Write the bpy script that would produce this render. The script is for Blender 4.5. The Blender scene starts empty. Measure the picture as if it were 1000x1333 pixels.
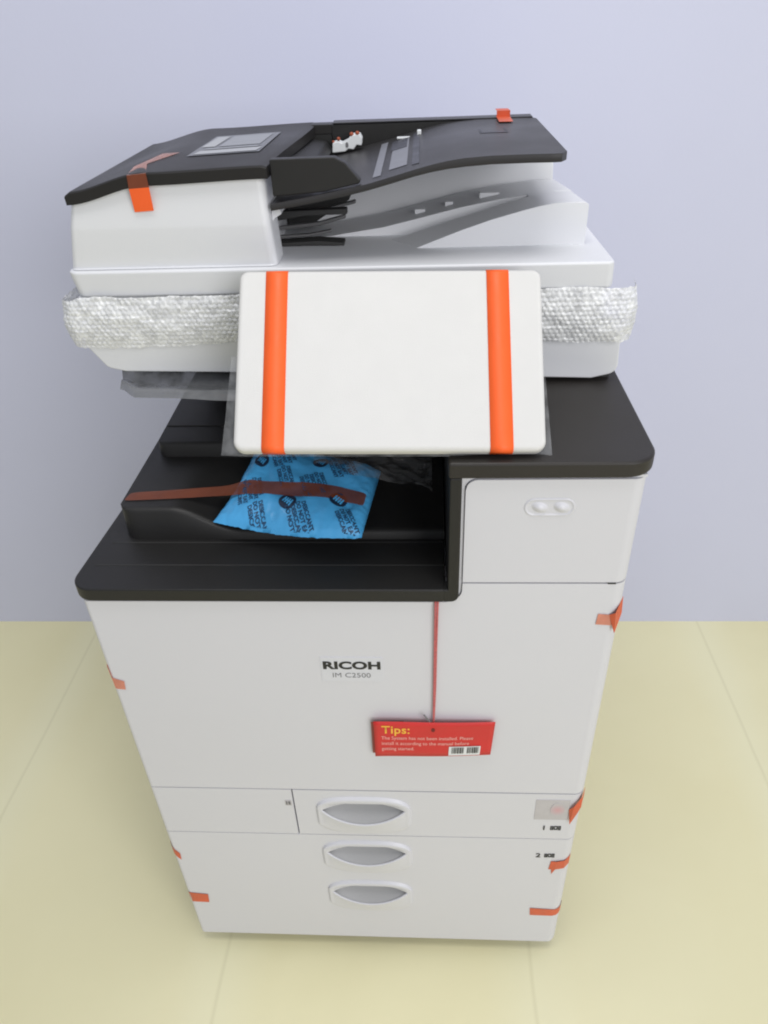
import bpy, bmesh, math, random
from mathutils import Vector, Matrix, noise
random.seed(4)
scene = bpy.context.scene
C = scene.collection
W = 0.587
WL = {}                                             # world base point of every object

# ------------------------------------------------------------------ materials
def nodes_of(m):
    m.use_nodes = True
    nt = m.node_tree
    return nt, nt.nodes, nt.links, nt.nodes['Principled BSDF']

def mat(name, col, rough=.45, var=.04, nscale=6., bump=.0, bscale=400., spec=.5, rvar=.08, alpha=1., coat=0.):
    m = bpy.data.materials.new(name)
    nt, N, L, b = nodes_of(m)
    tc = N.new('ShaderNodeTexCoord')
    n1 = N.new('ShaderNodeTexNoise'); n1.inputs['Scale'].default_value = nscale; n1.inputs['Detail'].default_value = 6
    L.new(tc.outputs['Object'], n1.inputs['Vector'])
    r = N.new('ShaderNodeMapRange')
    r.inputs['From Min'].default_value = .3; r.inputs['From Max'].default_value = .7
    r.inputs['To Min'].default_value = 1 - var; r.inputs['To Max'].default_value = 1 + var
    L.new(n1.outputs['Fac'], r.inputs['Value'])
    mx = N.new('ShaderNodeVectorMath'); mx.operation = 'SCALE'; mx.inputs[0].default_value = col
    L.new(r.outputs['Result'], mx.inputs['Scale'])
    L.new(mx.outputs['Vector'], b.inputs['Base Color'])
    r2 = N.new('ShaderNodeMapRange')
    r2.inputs['From Min'].default_value = .3; r2.inputs['From Max'].default_value = .7
    r2.inputs['To Min'].default_value = max(0, rough - rvar); r2.inputs['To Max'].default_value = min(1, rough + rvar)
    L.new(n1.outputs['Fac'], r2.inputs['Value']); L.new(r2.outputs['Result'], b.inputs['Roughness'])
    b.inputs['Specular IOR Level'].default_value = spec
    b.inputs['Alpha'].default_value = alpha
    b.inputs['Coat Weight'].default_value = coat
    if bump:
        n2 = N.new('ShaderNodeTexNoise'); n2.inputs['Scale'].default_value = bscale; n2.inputs['Detail'].default_value = 3
        L.new(tc.outputs['Object'], n2.inputs['Vector'])
        bp = N.new('ShaderNodeBump'); bp.inputs['Strength'].default_value = bump; bp.inputs['Distance'].default_value = .001
        L.new(n2.outputs['Fac'], bp.inputs['Height']); L.new(bp.outputs['Normal'], b.inputs['Normal'])
    return m

M_white   = mat('white_plastic', (.640, .640, .688), .42, .012, 3, .10, 900)
M_white2  = mat('white_feeder_plastic', (.715, .725, .760), .40, .012, 3, .10, 900)
M_chassis = mat('inner_white_plastic', (.60, .60, .60), .5, .02, 3)
M_pocket_shade  = mat('shaded_pocket_plastic', (.36, .36, .37), .5, .02, 3)  # darker than the body plastic, painting shade into the handle pockets
M_gap     = mat('dark_gap', (.03, .03, .03), .7)
M_black   = mat('black_plastic', (.0155, .0150, .0150), .46, .10, 8, .25, 1400, .38)
M_black_shade    = mat('shaded_black_plastic', (.010, .010, .010), .55, .08, 8)  # darker copy of the black plastic, shade of the recesses as colour
M_lid     = mat('charcoal_lid_plastic', (.027, .024, .022), .46, .08, 6, .25, 1400, .36)
M_cover   = mat('charcoal_feeder_lid_plastic', (.027, .026, .026), .36, .05, 6, .2, 1400, .12)
M_tray    = mat('dark_grey_tray_plastic', (.040, .039, .041), .34, .06, 7, .15, 1200, .15)
M_foam    = mat('white_foam', (.665, .66, .65), .9, .012, 40, .35, 1500, .2)
M_orange  = mat('orange_tape', (.93, .130, .024), .5, .03, 30, .1, 300, .4)
M_otape2  = mat('red_orange_tape', (.62, .105, .042), .42, .10, 60, .2, 300, .5)
M_ghost   = mat('ghost_tape', (.70, .36, .30), .3, .12, 60, .2, 300, .6, alpha=.38)
M_faint   = mat('faded_orange_tape', (.75, .30, .21), .5, .12, 60, .2, 300, .4, alpha=.75)
M_brown   = mat('brown_film_tape', (.20, .055, .026), .42, .12, 40, .15, 200, .35, alpha=.76)
M_blue    = mat('blue_packet_film', (.075, .40, .78), .34, .07, 30, .4, 160, .5)
M_navy    = mat('navy_print', (.018, .065, .15), .5)
M_badge   = mat('badge_print', (.010, .026, .065), .5)
M_red     = mat('red_card', (.60, .030, .030), .45, .05, 30, .05, 300, .4)
M_redback = mat('red_card_back', (.38, .11, .09), .6)
M_string  = mat('red_string', (.52, .13, .13), .8, .2, 300)
M_yellow  = mat('yellow_print', (.90, .50, .06), .5)
M_paleink = mat('pale_print', (.86, .46, .42), .5)
M_ink     = mat('black_print', (.016, .016, .018), .5)
M_greyink = mat('grey_print', (.16, .16, .17), .5)
M_stick   = mat('white_sticker', (.72, .74, .76), .5)
M_pink    = mat('pink_print', (.58, .43, .44), .5)
M_greylab = mat('grey_label', (.50, .48, .50), .45, .05, 60)
M_label   = mat('silver_label', (.27, .28, .30), .35, .06, 30)
M_label2  = mat('silver_label_dark', (.15, .155, .17), .35, .06, 30)

def soften_pink():
    nt = M_pink.node_tree; N = nt.nodes; L = nt.links; b = N['Principled BSDF']
    tc = N.new('ShaderNodeTexCoord'); ds = N.new('ShaderNodeVectorMath'); ds.operation = 'DISTANCE'; ds.inputs[1].default_value = (0, 0, .0165)
    L.new(tc.outputs['Object'], ds.inputs[0])
    cr = N.new('ShaderNodeValToRGB'); cr.color_ramp.elements[0].color = (.60, .34, .37, 1); cr.color_ramp.elements[0].position = .0
    cr.color_ramp.elements[1].position = .0125; cr.color_ramp.elements[1].color = (.50, .48, .50, 1)
    L.new(ds.outputs['Value'], cr.inputs[0]); L.new(cr.outputs[0], b.inputs['Base Color'])
soften_pink()

def film_mat(name, col, clear, rough, fres=True):
    m = bpy.data.materials.new(name)
    nt, N, L, b = nodes_of(m)
    b.inputs['Base Color'].default_value = (*col, 1); b.inputs['Roughness'].default_value = rough
    b.inputs['Specular IOR Level'].default_value = .8
    tr = N.new('ShaderNodeBsdfTransparent')
    mix = N.new('ShaderNodeMixShader')
    tc = N.new('ShaderNodeTexCoord'); n = N.new('ShaderNodeTexNoise'); n.inputs['Scale'].default_value = 60
    L.new(tc.outputs['Object'], n.inputs['Vector'])
    r = N.new('ShaderNodeMapRange'); r.inputs['From Min'].default_value = .35; r.inputs['From Max'].default_value = .65
    r.inputs['To Min'].default_value = max(0, 1 - clear - .12); r.inputs['To Max'].default_value = min(1, 1 - clear + .12)
    L.new(n.outputs['Fac'], r.inputs['Value'])
    L.new(r.outputs['Result'], mix.inputs['Fac']); L.new(tr.outputs[0], mix.inputs[1]); L.new(b.outputs[0], mix.inputs[2])
    L.new(mix.outputs[0], N['Material Output'].inputs['Surface'])
    return m
M_bubble = film_mat('bubble_film', (.80, .81, .82), .20, .34)
def sparkle(m):
    nt = m.node_tree; N = nt.nodes; L = nt.links; b = N['Principled BSDF']
    tc = N.new('ShaderNodeTexCoord'); vo = N.new('ShaderNodeTexVoronoi'); vo.inputs['Scale'].default_value = 230
    L.new(tc.outputs['Object'], vo.inputs['Vector'])
    cr = N.new('ShaderNodeValToRGB'); cr.color_ramp.elements[0].position = .15; cr.color_ramp.elements[0].color = (.66, .67, .69, 1)
    cr.color_ramp.elements[1].position = .8; cr.color_ramp.elements[1].color = (.88, .89, .905, 1)
    L.new(vo.outputs['Color'], cr.inputs[0]); L.new(cr.outputs[0], b.inputs['Base Color'])
    bp = N.new('ShaderNodeBump'); bp.inputs['Strength'].default_value = .22; bp.inputs['Distance'].default_value = .002
    L.new(vo.outputs['Distance'], bp.inputs['Height']); L.new(bp.outputs['Normal'], b.inputs['Normal'])
sparkle(M_bubble)
M_film   = film_mat('clear_film', (.45, .46, .48), .78, .12)
M_sheet  = film_mat('grey_film', (.15, .155, .165), .10, .22)

# ------------------------------------------------------------------ object helpers
def tag(o, label=None, cat=None, group=None, kind=None):
    if label: o['label'] = label
    if cat: o['category'] = cat
    if group: o['group'] = group
    if kind: o['kind'] = kind
    return o

def empty(name, loc):
    o = bpy.data.objects.new(name, None); C.objects.link(o); o.location = loc
    o.empty_display_size = .1
    WL[o.name] = Vector(loc)
    return o

def finish(name, me, m, parent=None, bevel=0, seg=2, smooth=True, angle=35):
    vs = me.vertices
    lo = Vector((min(v.co.x for v in vs), min(v.co.y for v in vs), min(v.co.z for v in vs)))
    hi = Vector((max(v.co.x for v in vs), max(v.co.y for v in vs), max(v.co.z for v in vs)))
    c = Vector(((lo.x + hi.x) / 2, (lo.y + hi.y) / 2, lo.z))
    me.transform(Matrix.Translation(-c))
    o = bpy.data.objects.new(name, me); C.objects.link(o)
    WL[o.name] = c
    o.location = c - WL[parent.name] if parent else c
    if parent: o.parent = parent
    if m and not me.materials: me.materials.append(m)
    if smooth:
        me.shade_smooth()
        if not bevel: me.set_sharp_from_angle(angle=math.radians(angle))
    if bevel:
        b = o.modifiers.new('bevel', 'BEVEL'); b.width = bevel; b.segments = seg
        b.limit_method = 'ANGLE'; b.angle_limit = math.radians(38); b.harden_normals = True
    return o

def obj(name, bm, m, parent=None, bevel=0, seg=2, smooth=True, angle=35):
    bmesh.ops.recalc_face_normals(bm, faces=bm.faces[:])
    me = bpy.data.meshes.new(name); bm.to_mesh(me); bm.free()
    return finish(name, me, m, parent, bevel, seg, smooth, angle)

def box(x0, x1, y0, y1, z0, z1, bm=None):
    bm = bm or bmesh.new()
    r = bmesh.ops.create_cube(bm, size=1)
    for v in r['verts']:
        v.co = Vector(((x0 + x1) / 2 + v.co.x * (x1 - x0), (y0 + y1) / 2 + v.co.y * (y1 - y0), (z0 + z1) / 2 + v.co.z * (z1 - z0)))
    return bm

def rpoly(pts, rad, seg=6):
    out = []; n = len(pts)
    for i in range(n):
        p = Vector(pts[i]); r = rad[i] if isinstance(rad, (list, tuple)) else rad
        if r <= 0: out.append(tuple(p)); continue
        a = (Vector(pts[i - 1]) - p); b = (Vector(pts[(i + 1) % n]) - p)
        la, lb = a.length, b.length; a.normalize(); b.normalize()
        ang = a.angle(b)
        d = min(r / math.tan(ang / 2), la * .49, lb * .49); rr = d * math.tan(ang / 2)
        cdir = (a + b).normalized(); c = p + cdir * (rr / math.sin(ang / 2))
        s = p + a * d - c; e = p + b * d - c
        a0 = math.atan2(s.y, s.x); a1 = math.atan2(e.y, e.x)
        da = (a1 - a0 + math.pi) % (2 * math.pi) - math.pi
        for k in range(seg + 1):
            t = a0 + da * k / seg
            out.append((c.x + rr * math.cos(t), c.y + rr * math.sin(t)))
    return out

def prism(poly, axis, a, b, bm=None):
    bm = bm or bmesh.new()
    def P(u, v, w):
        return {'x': (w, u, v), 'y': (u, w, v), 'z': (u, v, w)}[axis]
    A = [bm.verts.new(P(u, v, a)) for u, v in poly]
    B = [bm.verts.new(P(u, v, b)) for u, v in poly]
    n = len(poly)
    bm.faces.new(A); bm.faces.new(B[::-1])
    for i in range(n):
        bm.faces.new((A[i], A[(i + 1) % n], B[(i + 1) % n], B[i]))
    return bm

def grid(f, nu, nv, bm=None, close=False):
    bm = bm or bmesh.new()
    V = [[bm.verts.new(f(i / nu, j / nv)) for j in range(nv + 1)] for i in range(nu + 1)]
    for i in range(nu):
        for j in range(nv):
            bm.faces.new((V[i][j], V[i + 1][j], V[i + 1][j + 1], V[i][j + 1]))
    return bm

def lerp_table(tab, x):
    if x <= tab[0][0]: return tab[0][1]
    for (a, va), (b, vb) in zip(tab, tab[1:]):
        if x <= b: return va + (vb - va) * (x - a) / (b - a)
    return tab[-1][1]

def smooth_table(tab, x):
    for (a, va), (b, vb) in zip(tab, tab[1:]):
        if x <= b:
            t = min(1, max(0, (x - a) / (b - a))); t = t * t * (3 - 2 * t)
            return va + (vb - va) * t
    return tab[-1][1]

def sstep(a, b, x):
    t = min(1, max(0, (x - a) / (b - a))); return t * t * (3 - 2 * t)

def text_mesh(s, size, align='LEFT', bold=0., sx=1., space=1., subdiv=0):
    cu = bpy.data.curves.new('writing', 'FONT'); cu.body = s; cu.size = size; cu.align_x = align
    cu.offset = bold; cu.space_character = space; cu.resolution_u = 4
    o = bpy.data.objects.new('writing', cu); C.objects.link(o)
    dg = bpy.context.evaluated_depsgraph_get(); dg.update()
    me = bpy.data.meshes.new_from_object(o.evaluated_get(dg))
    bpy.data.objects.remove(o); bpy.data.curves.remove(cu)
    me.materials.clear()
    if sx != 1: me.transform(Matrix.Diagonal((sx, 1, 1, 1)))
    return me

def front_text(name, s, x, z, y, size, m, parent, align='LEFT', bold=0., sx=1., space=1., sz=1.):
    me = text_mesh(s, size, align, bold, sx, space)
    me.transform(Matrix.Translation((x, y, z)) @ Matrix.Rotation(math.pi / 2, 4, 'X') @ Matrix.Diagonal((1, sz, 1, 1)))
    return finish(name, me, m, parent, smooth=False)

# ------------------------------------------------------------------ setting: floor and wall
def floor_material():
    m = bpy.data.materials.new('pale_yellow_floor')
    nt, N, L, b = nodes_of(m)
    tc = N.new('ShaderNodeTexCoord')
    sep = N.new('ShaderNodeSeparateXYZ'); L.new(tc.outputs['Object'], sep.inputs[0])
    # joints every .505 m running away from the viewer
    ad = N.new('ShaderNodeMath'); ad.operation = 'ADD'; ad.inputs[1].default_value = 10.1 - .049
    L.new(sep.outputs['X'], ad.inputs[0])
    wn = N.new('ShaderNodeTexNoise'); wn.inputs['Scale'].default_value = 3.; L.new(tc.outputs['Object'], wn.inputs['Vector'])
    wm = N.new('ShaderNodeMath'); wm.operation = 'MULTIPLY_ADD'; wm.inputs[1].default_value = .012; L.new(wn.outputs['Fac'], wm.inputs[0]); L.new(ad.outputs[0], wm.inputs[2])
    md = N.new('ShaderNodeMath'); md.operation = 'PINGPONG'; md.inputs[1].default_value = .2525
    L.new(wm.outputs[0], md.inputs[0])
    seam = N.new('ShaderNodeMapRange'); seam.inputs['From Min'].default_value = 0; seam.inputs['From Max'].default_value = .0050
    seam.inputs['To Min'].default_value = 1; seam.inputs['To Max'].default_value = 0
    L.new(md.outputs[0], seam.inputs['Value'])
    band = N.new('ShaderNodeMapRange'); band.inputs['From Min'].default_value = .004; band.inputs['From Max'].default_value = .075  # soft highlight beside each joint, put into the floor colour
    band.inputs['To Min'].default_value = 1; band.inputs['To Max'].default_value = 0
    L.new(md.outputs[0], band.inputs['Value'])
    n = N.new('ShaderNodeTexNoise'); n.inputs['Scale'].default_value = 2.2; n.inputs['Detail'].default_value = 4
    L.new(tc.outputs['Object'], n.inputs['Vector'])
    cr = N.new('ShaderNodeValToRGB')
    cr.color_ramp.elements[0].position = .32; cr.color_ramp.elements[0].color = (.785, .735, .460, 1)
    cr.color_ramp.elements[1].position = .70; cr.color_ramp.elements[1].color = (.825, .78, .510, 1)
    L.new(n.outputs['Fac'], cr.inputs[0])
    mx = N.new('ShaderNodeMix'); mx.data_type = 'RGBA'
    L.new(cr.outputs[0], mx.inputs[6]); mx.inputs[7].default_value = (.83, .80, .55, 1)
    sc = N.new('ShaderNodeMath'); sc.operation = 'MULTIPLY'; sc.inputs[1].default_value = .7
    L.new(band.outputs[0], sc.inputs[0]); L.new(sc.outputs[0], mx.inputs[0])
    mx2 = N.new('ShaderNodeMix'); mx2.data_type = 'RGBA'
    L.new(mx.outputs[2], mx2.inputs[6]); mx2.inputs[7].default_value = (.60, .56, .34, 1)
    sc2 = N.new('ShaderNodeMath'); sc2.operation = 'MULTIPLY'; sc2.inputs[1].default_value = .34
    L.new(seam.outputs[0], sc2.inputs[0]); L.new(sc2.outputs[0], mx2.inputs[0])
    L.new(mx2.outputs[2], b.inputs['Base Color'])
    b.inputs['Roughness'].default_value = .36
    bp = N.new('ShaderNodeBump'); bp.inputs['Strength'].default_value = .25; bp.inputs['Distance'].default_value = .01
    n3 = N.new('ShaderNodeTexNoise'); n3.inputs['Scale'].default_value = 5; n3.inputs['Detail'].default_value = 3
    L.new(tc.outputs['Object'], n3.inputs['Vector'])
    L.new(n3.outputs['Fac'], bp.inputs['Height']); L.new(bp.outputs['Normal'], b.inputs['Normal'])
    return m

def flat(name, vs, m):
    me = bpy.data.meshes.new(name); me.from_pydata(vs, [], [tuple(range(len(vs)))]); me.update()
    me.materials.append(m)
    o = bpy.data.objects.new(name, me); C.objects.link(o); WL[o.name] = Vector((0, 0, 0))
    return o
WY = lambda x: .7800 + .0066 * (x - .1)
fl = flat('floor', [(-3, -3, 0), (4, -3, 0), (4, WY(4) + .01, 0), (-3, WY(-3) + .01, 0)], floor_material())
tag(fl, 'pale yellow floor with long faint joints under the copier', 'floor', kind='structure')
M_wall = mat('lavender_wall', (.575, .592, .735), .75, .02, 1.6, .12, 160, .25)
wl = flat('wall', [(-3, WY(-3), 0), (4, WY(4), 0), (4, WY(4), 2.9), (-3, WY(-3), 2.9)], M_wall)
tag(wl, 'plain pale lavender wall behind the copier', 'wall', kind='structure')

# ------------------------------------------------------------------ the copier
cop = empty('photocopier', (W / 2, .30, 0))
tag(cop, 'tall white office photocopier with charcoal trays standing on the yellow floor', 'photocopier')

# plan curve of the front with rounded vertical edges
RC = .015; RL = .006
def yfront(x, x0=0, x1=W, r=RC):
    if x < x0 + RL:
        d = x0 + RL - x; return RL - math.sqrt(max(0, RL * RL - d * d))
    elif x > x1 - r:
        d = x - (x1 - r)
    else: return 0.
    return r - math.sqrt(max(0, r * r - d * d))

def xs_between(a, b, extra=()):
    s = {a, b}
    for k in range(13):
        t = (1 - math.cos(k / 12 * math.pi / 2))
        for x in (t * RL, W - t * RC):
            if a < x < b: s.add(x)
    for x in extra:
        if a < x < b: s.add(x)
    return sorted(s)

def panel(name, xs, zb, zt, parent, m=M_white, thick=.014, hole=None, y0=0., bevel=.0012, holes=()):
    """front panel made of vertical slices, following the rounded corners; holes = (x0, x1, z0, z1)"""
    bm = bmesh.new()
    holes = sorted(holes, key=lambda h: h[2])
    hx = sorted({h[0] for h in holes} | {h[1] for h in holes})
    xs = sorted(set(xs) | {x for x in hx})
    F, B = [], []
    for x in xs:
        z0, z1 = zb(x), zt(x)
        zs = [z0] + [z for h in holes for z in (h[2], h[3])] + [z1]
        yy = y0 + yfront(x)
        F.append([bm.verts.new((x, yy, z)) for z in zs])
        yb = y0 + max(thick, yfront(x) + .002)
        B.append([bm.verts.new((x, yb, z)) for z in zs])
    n = len(xs); k = len(F[0])
    def inhole(i, j):
        if j % 2 == 0 or not holes: return False
        h = holes[(j - 1) // 2]; xm = (xs[i] + xs[i + 1]) / 2
        return h[0] < xm < h[1]
    for i in range(n - 1):
        for j in range(k - 1):
            if inhole(i, j):
                continue
            bm.faces.new((F[i][j], F[i + 1][j], F[i + 1][j + 1], F[i][j + 1]))
            bm.faces.new((B[i][j], B[i][j + 1], B[i + 1][j + 1], B[i + 1][j]))
        bm.faces.new((F[i][0], B[i][0], B[i + 1][0], F[i + 1][0]))
        bm.faces.new((F[i][-1], F[i + 1][-1], B[i + 1][-1], B[i][-1]))
    for i in (0, n - 1):
        for j in range(k - 1):
            bm.faces.new((F[i][j], F[i][j + 1], B[i][j + 1], B[i][j]))
    # hole walls
    for q, h in enumerate(holes):
        i0 = xs.index(h[0]); i1 = xs.index(h[1]); j = 1 + 2 * q
        for i in range(i0, i1):
            bm.faces.new((F[i][j], F[i + 1][j], B[i + 1][j], B[i][j])); bm.faces.new((F[i][j + 1], B[i][j + 1], B[i + 1][j + 1], F[i + 1][j + 1]))
        for i in (i0, i1):
            bm.faces.new((F[i][j], B[i][j], B[i][j + 1], F[i][j + 1]))
    return obj(name, bm, m, parent, bevel)

def corner(x, xa, r, sign):
    """height lost at a rounded outline corner at xa (sign=+1: corner at the right end)"""
    d = (x - (xa - r)) if sign > 0 else ((xa + r) - x)
    if d <= 0: return 0.
    return r - math.sqrt(max(0, r * r - min(d, r) ** 2))

# chassis: dark core and white inner frame behind the panels
ch = box(.004, W - .004, .050, .62, .034, .768)
box(.004, .212, .0165, .0495, .034, .768, ch); box(.369, W - .004, .0165, .0495, .034, .768, ch); box(.2125, .3685, .0165, .0495, .434, .768, ch)
box(.414, W - .004, .0165, .62, .768, .926, ch)
obj('cabinet', ch, M_white, cop, .008, 3)
gp = box(.010, .2115, .0142, .0158, .045, .766); box(.3695, W - .010, .0142, .0158, .045, .766, gp); box(.2118, .3692, .0142, .0158, .4255, .766, gp)
for z in (.3225,):
    box(.2118, .3692, .0142, .0158, z, z + .006, gp)
obj('seam_backing', gp, M_gap, cop)
pl = box(.02, W - .02, .03, .60, .004, .034)
obj('plinth', pl, M_gap, cop)
for x in (.07, .51):
    for y in (.10, .54):
        wh = bmesh.new(); bmesh.ops.create_cone(wh, cap_ends=True, segments=24, radius1=.016, radius2=.016, depth=.018,
            matrix=Matrix.Translation((x, y, .0165)) @ Matrix.Rotation(math.pi / 2, 4, 'Y'))
        obj('castor', wh, M_gap, cop, .002)

SEAM1, SEAM2 = .4315, .3257
h_xc = .2905
H1 = (.4185, .3300); H2 = (.3135, .2275); H3 = (.2060, .1170)
def hole_for(h):
    zt, zb = h; H = zt - zb
    return (h_xc - .055, h_xc + .055, zb + .16 * H, zb + .80 * H)
xe = [h_xc - .06, h_xc + .06]
low = panel('lower_drawer', xs_between(0, W, [.0015 * k for k in range(1, 6)] + [W - .0015 * k for k in range(1, 8)]),
            lambda x: .030 + corner(x, W, .010, 1) + corner(x, 0, .004, -1), lambda x: SEAM2 - .0007, cop, holes=[hole_for(H2), hole_for(H3)])
dra = panel('paper_drawer', xs_between(.1965, W), lambda x: SEAM2 + .0007, lambda x: SEAM1 - .0012, cop, holes=[hole_for(H1)])
sid = panel('bypass_cover', xs_between(0, .1945), lambda x: SEAM2 + .0007, lambda x: SEAM1 - .0008, cop)
XN = .4153     # door notch beside the toner cover
def door_top(x):
    if x <= .3977: return .7695
    if x < XN: return .7875 - math.sqrt(max(0, .0178 ** 2 - (x - .3977) ** 2))
    return .7955
dx = [.3977 + (XN - .0001 - .3977) * math.sin(k * math.pi / 20) for k in range(11)] + [XN + .0002]
door = panel('front_door', xs_between(0, W, dx), lambda x: SEAM1 + .0010, door_top, cop)
ton = panel('toner_door', xs_between(.4155, W, [.4155 + .012 * k / 8 for k in range(9)]), lambda x: .7975,
            lambda x: .9240 - corner(x, .4155, .012, -1), cop)
# white trim line under the charcoal frame
tr = bmesh.new()
arc_ = lambda r: [(.3977 + r * math.sin(a * math.pi / 16), .7875 - r * math.cos(a * math.pi / 16)) for a in range(9)]
tp = [(.002, .7700)] + arc_(.0172) + [(.4149, .9205)] + [(.4269 - .0120 * math.cos(a * math.pi / 16), .9125 + .0120 * math.sin(a * math.pi / 16)) for a in range(1, 9)] + [(.585, .9247), (.585, .9276), (.4119, .9276)] + arc_(.0142)[::-1] + [(.002, .7733)]
prism(tp, 'y', .0025, .014, tr)
obj('trim_strip', tr, M_white, cop)

# drawer handles : scooped pocket with a bulging lip
def handle_mesh(h):
    zt, zb = h; H = zt - zb; zc = (zt + zb) / 2; a = .0665
    nu, nv = 72, 16
    bm = bmesh.new(); LO, UP = [], []
    for i in range(nu + 1):
        x = -math.cos(math.pi * i / nu)
        hz = max(0., 1 - abs(x) ** 3.2) ** (1 / 3.2)
        xl = min(1, abs(x) / .86)
        zl = min(.36 - .50 * (1 - xl ** 2) ** .9, .5 * hz); zu = min(.36 + .16 * (1 - xl ** 2.4), hz * .9) if xl < 1 else zl
        B = max(0., 1 - xl ** 2) ** .85; E = 1 - sstep(.93, 1., abs(x))
        lo, up = [], []
        for j in range(nv + 1):
            t = j / nv
            z = -hz + (zl + hz) * t
            y = -(.0042 * sstep(0, .22, t) + .0075 * B * t ** 1.5) * E + .0005 * (1 - t)
            lo.append(bm.verts.new((h_xc + a * x, y, zc + H / 2 * z)))
        for j in range(nv + 1):
            t = j / nv
            z = zu + (hz - zu) * t
            y0 = -.0042 + (.0085) * B
            y = (y0 + (-.0042 - y0) * sstep(0, .6, t)) * E * (1 - sstep(.75, 1, t)) + .0005 * t
            up.append(lo[-1] if (j == 0 and xl >= 1) else bm.verts.new((h_xc + a * x, y, zc + H / 2 * z)))
        LO.append(lo); UP.append(up)
    for S in (LO, UP):
        for p, q in zip(S, S[1:]):
            for j in range(nv):
                vs = [p[j], q[j], q[j + 1], p[j + 1]]
                bm.faces.new(vs)
    bmesh.ops.remove_doubles(bm, verts=bm.verts[:], dist=1e-7)
    bmesh.ops.dissolve_degenerate(bm, edges=bm.edges[:], dist=1e-7)
    bmesh.ops.recalc_face_normals(bm, faces=bm.faces[:])
    return bm
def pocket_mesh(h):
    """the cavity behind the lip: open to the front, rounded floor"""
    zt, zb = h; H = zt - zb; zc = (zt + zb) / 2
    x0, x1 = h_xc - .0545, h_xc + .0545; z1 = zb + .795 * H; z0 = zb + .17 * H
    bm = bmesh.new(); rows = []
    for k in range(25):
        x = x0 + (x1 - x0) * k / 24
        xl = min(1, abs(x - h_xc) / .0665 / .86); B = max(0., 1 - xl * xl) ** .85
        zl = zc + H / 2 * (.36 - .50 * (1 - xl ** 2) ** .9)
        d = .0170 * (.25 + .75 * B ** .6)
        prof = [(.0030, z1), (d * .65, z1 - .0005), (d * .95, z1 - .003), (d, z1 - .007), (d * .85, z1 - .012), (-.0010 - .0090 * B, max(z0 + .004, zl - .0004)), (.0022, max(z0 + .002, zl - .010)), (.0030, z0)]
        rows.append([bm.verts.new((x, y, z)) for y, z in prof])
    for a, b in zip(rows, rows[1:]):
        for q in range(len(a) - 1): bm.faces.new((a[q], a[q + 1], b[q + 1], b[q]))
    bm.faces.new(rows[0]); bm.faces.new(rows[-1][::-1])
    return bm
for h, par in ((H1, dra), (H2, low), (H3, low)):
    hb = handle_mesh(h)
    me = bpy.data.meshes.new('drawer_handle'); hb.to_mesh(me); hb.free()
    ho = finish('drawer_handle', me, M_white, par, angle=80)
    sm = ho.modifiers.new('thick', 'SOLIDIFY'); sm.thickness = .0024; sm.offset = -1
    obj('handle_pocket', pocket_mesh(h), M_pocket_shade, par, angle=60)

# fingertip symbol of the toner door
def grip(u, v):
    x = u * 2 - 1; z = v * 2 - 1
    a, b = .0247, .0105
    X = a * x; Z = b * z
    # capsule distance
    d = math.hypot(max(0, abs(X) - (a - b)), Z) / b
    s = 1.
    if d > 1: 
        ex = max(0, abs(X) - (a - b)); k = 1 / d
        X = math.copysign(min(abs(X), a - b) + ex * k, X); Z *= k; d = 1
    y = -.0010 * (sstep(1., .9, d) - .95 * sstep(.86, .70, d))
    for cx in (-.0095, .0115):
        q = math.hypot((X - cx) * 1 + (Z) * .35, Z * 1.25) / .0078
        if q < 1: y -= .0034 * (1 - q * q) ** 1.2
    return (.4968 + X, y + .0002 - .0003, .8925 + Z)
obj('finger_grip', grid(grip, 64, 32), M_white, ton, angle=80)
# small black latch mark under the toner door
obj('latch_mark', box(.5655, .5735, -.0006, .004, .7956, .7972), M_gap, door)

# writing on the front door
bl = box(.2555, .3275, -.0006, .0003, .6455, .6850)
nm = obj('name_plate', bl, mat('pale_plate', (.645, .65, .70), .5), door)
front_text('writing', 'RICOH', .2915, .6668, -.0010, .0180, M_ink, nm, 'CENTER', .00075, 1.20, 1.02, .92)
front_text('writing', 'IM C2500', .2905, .6525, -.0010, .0110, M_greyink, nm, 'CENTER', -.00008, 1.03, 1.0)
# drawer labels
lab = obj('size_label', box(.5238, .5690, -.0006, .0003, .3735, .4185), M_greylab, dra)
pk = bmesh.new()
prism([(.5535 + .0095 * math.cos(t * math.pi / 12), .3965 + .0165 * math.sin(t * math.pi / 12)) for t in range(24)], 'y', -.0011, -.0004, pk)
pm = obj('pink_mark', pk, M_pink, lab)
def mini_mark(ch, x, z, parent):
    o = front_text('drawer_number', ch, x, z, -.0009, .0150, M_ink, parent, 'LEFT', .0002, 1.0, 1.0, .95)
    b = bmesh.new()
    for k, (w, h, dz) in enumerate(((.0045, .0085, 0), (.0045, .0085, .0004), (.0040, .0090, 0))):
        x0 = x + .0125 + k * .0052
        box(x0, x0 + w, -.0008, .0002, z + dz, z + dz + .0016, b); box(x0, x0 + w, -.0008, .0002, z + dz + h - .0016, z + dz + h, b)
        box(x0, x0 + .0011, -.0008, .0002, z + dz + .0017, z + dz + h - .0017, b); box(x0 + w - .0011, x0 + w, -.0008, .0002, z + dz + .0017, z + dz + h - .0017, b)
        if k != 1: box(x0 + .0013, x0 + w - .0013, -.0008, .0002, z + dz + h * .42, z + dz + h * .58, b)
    obj('paper_icon', b, M_ink, parent)
mini_mark('1', .5355, .3490, dra)
mini_mark('2', .5335, .2800, low)
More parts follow.
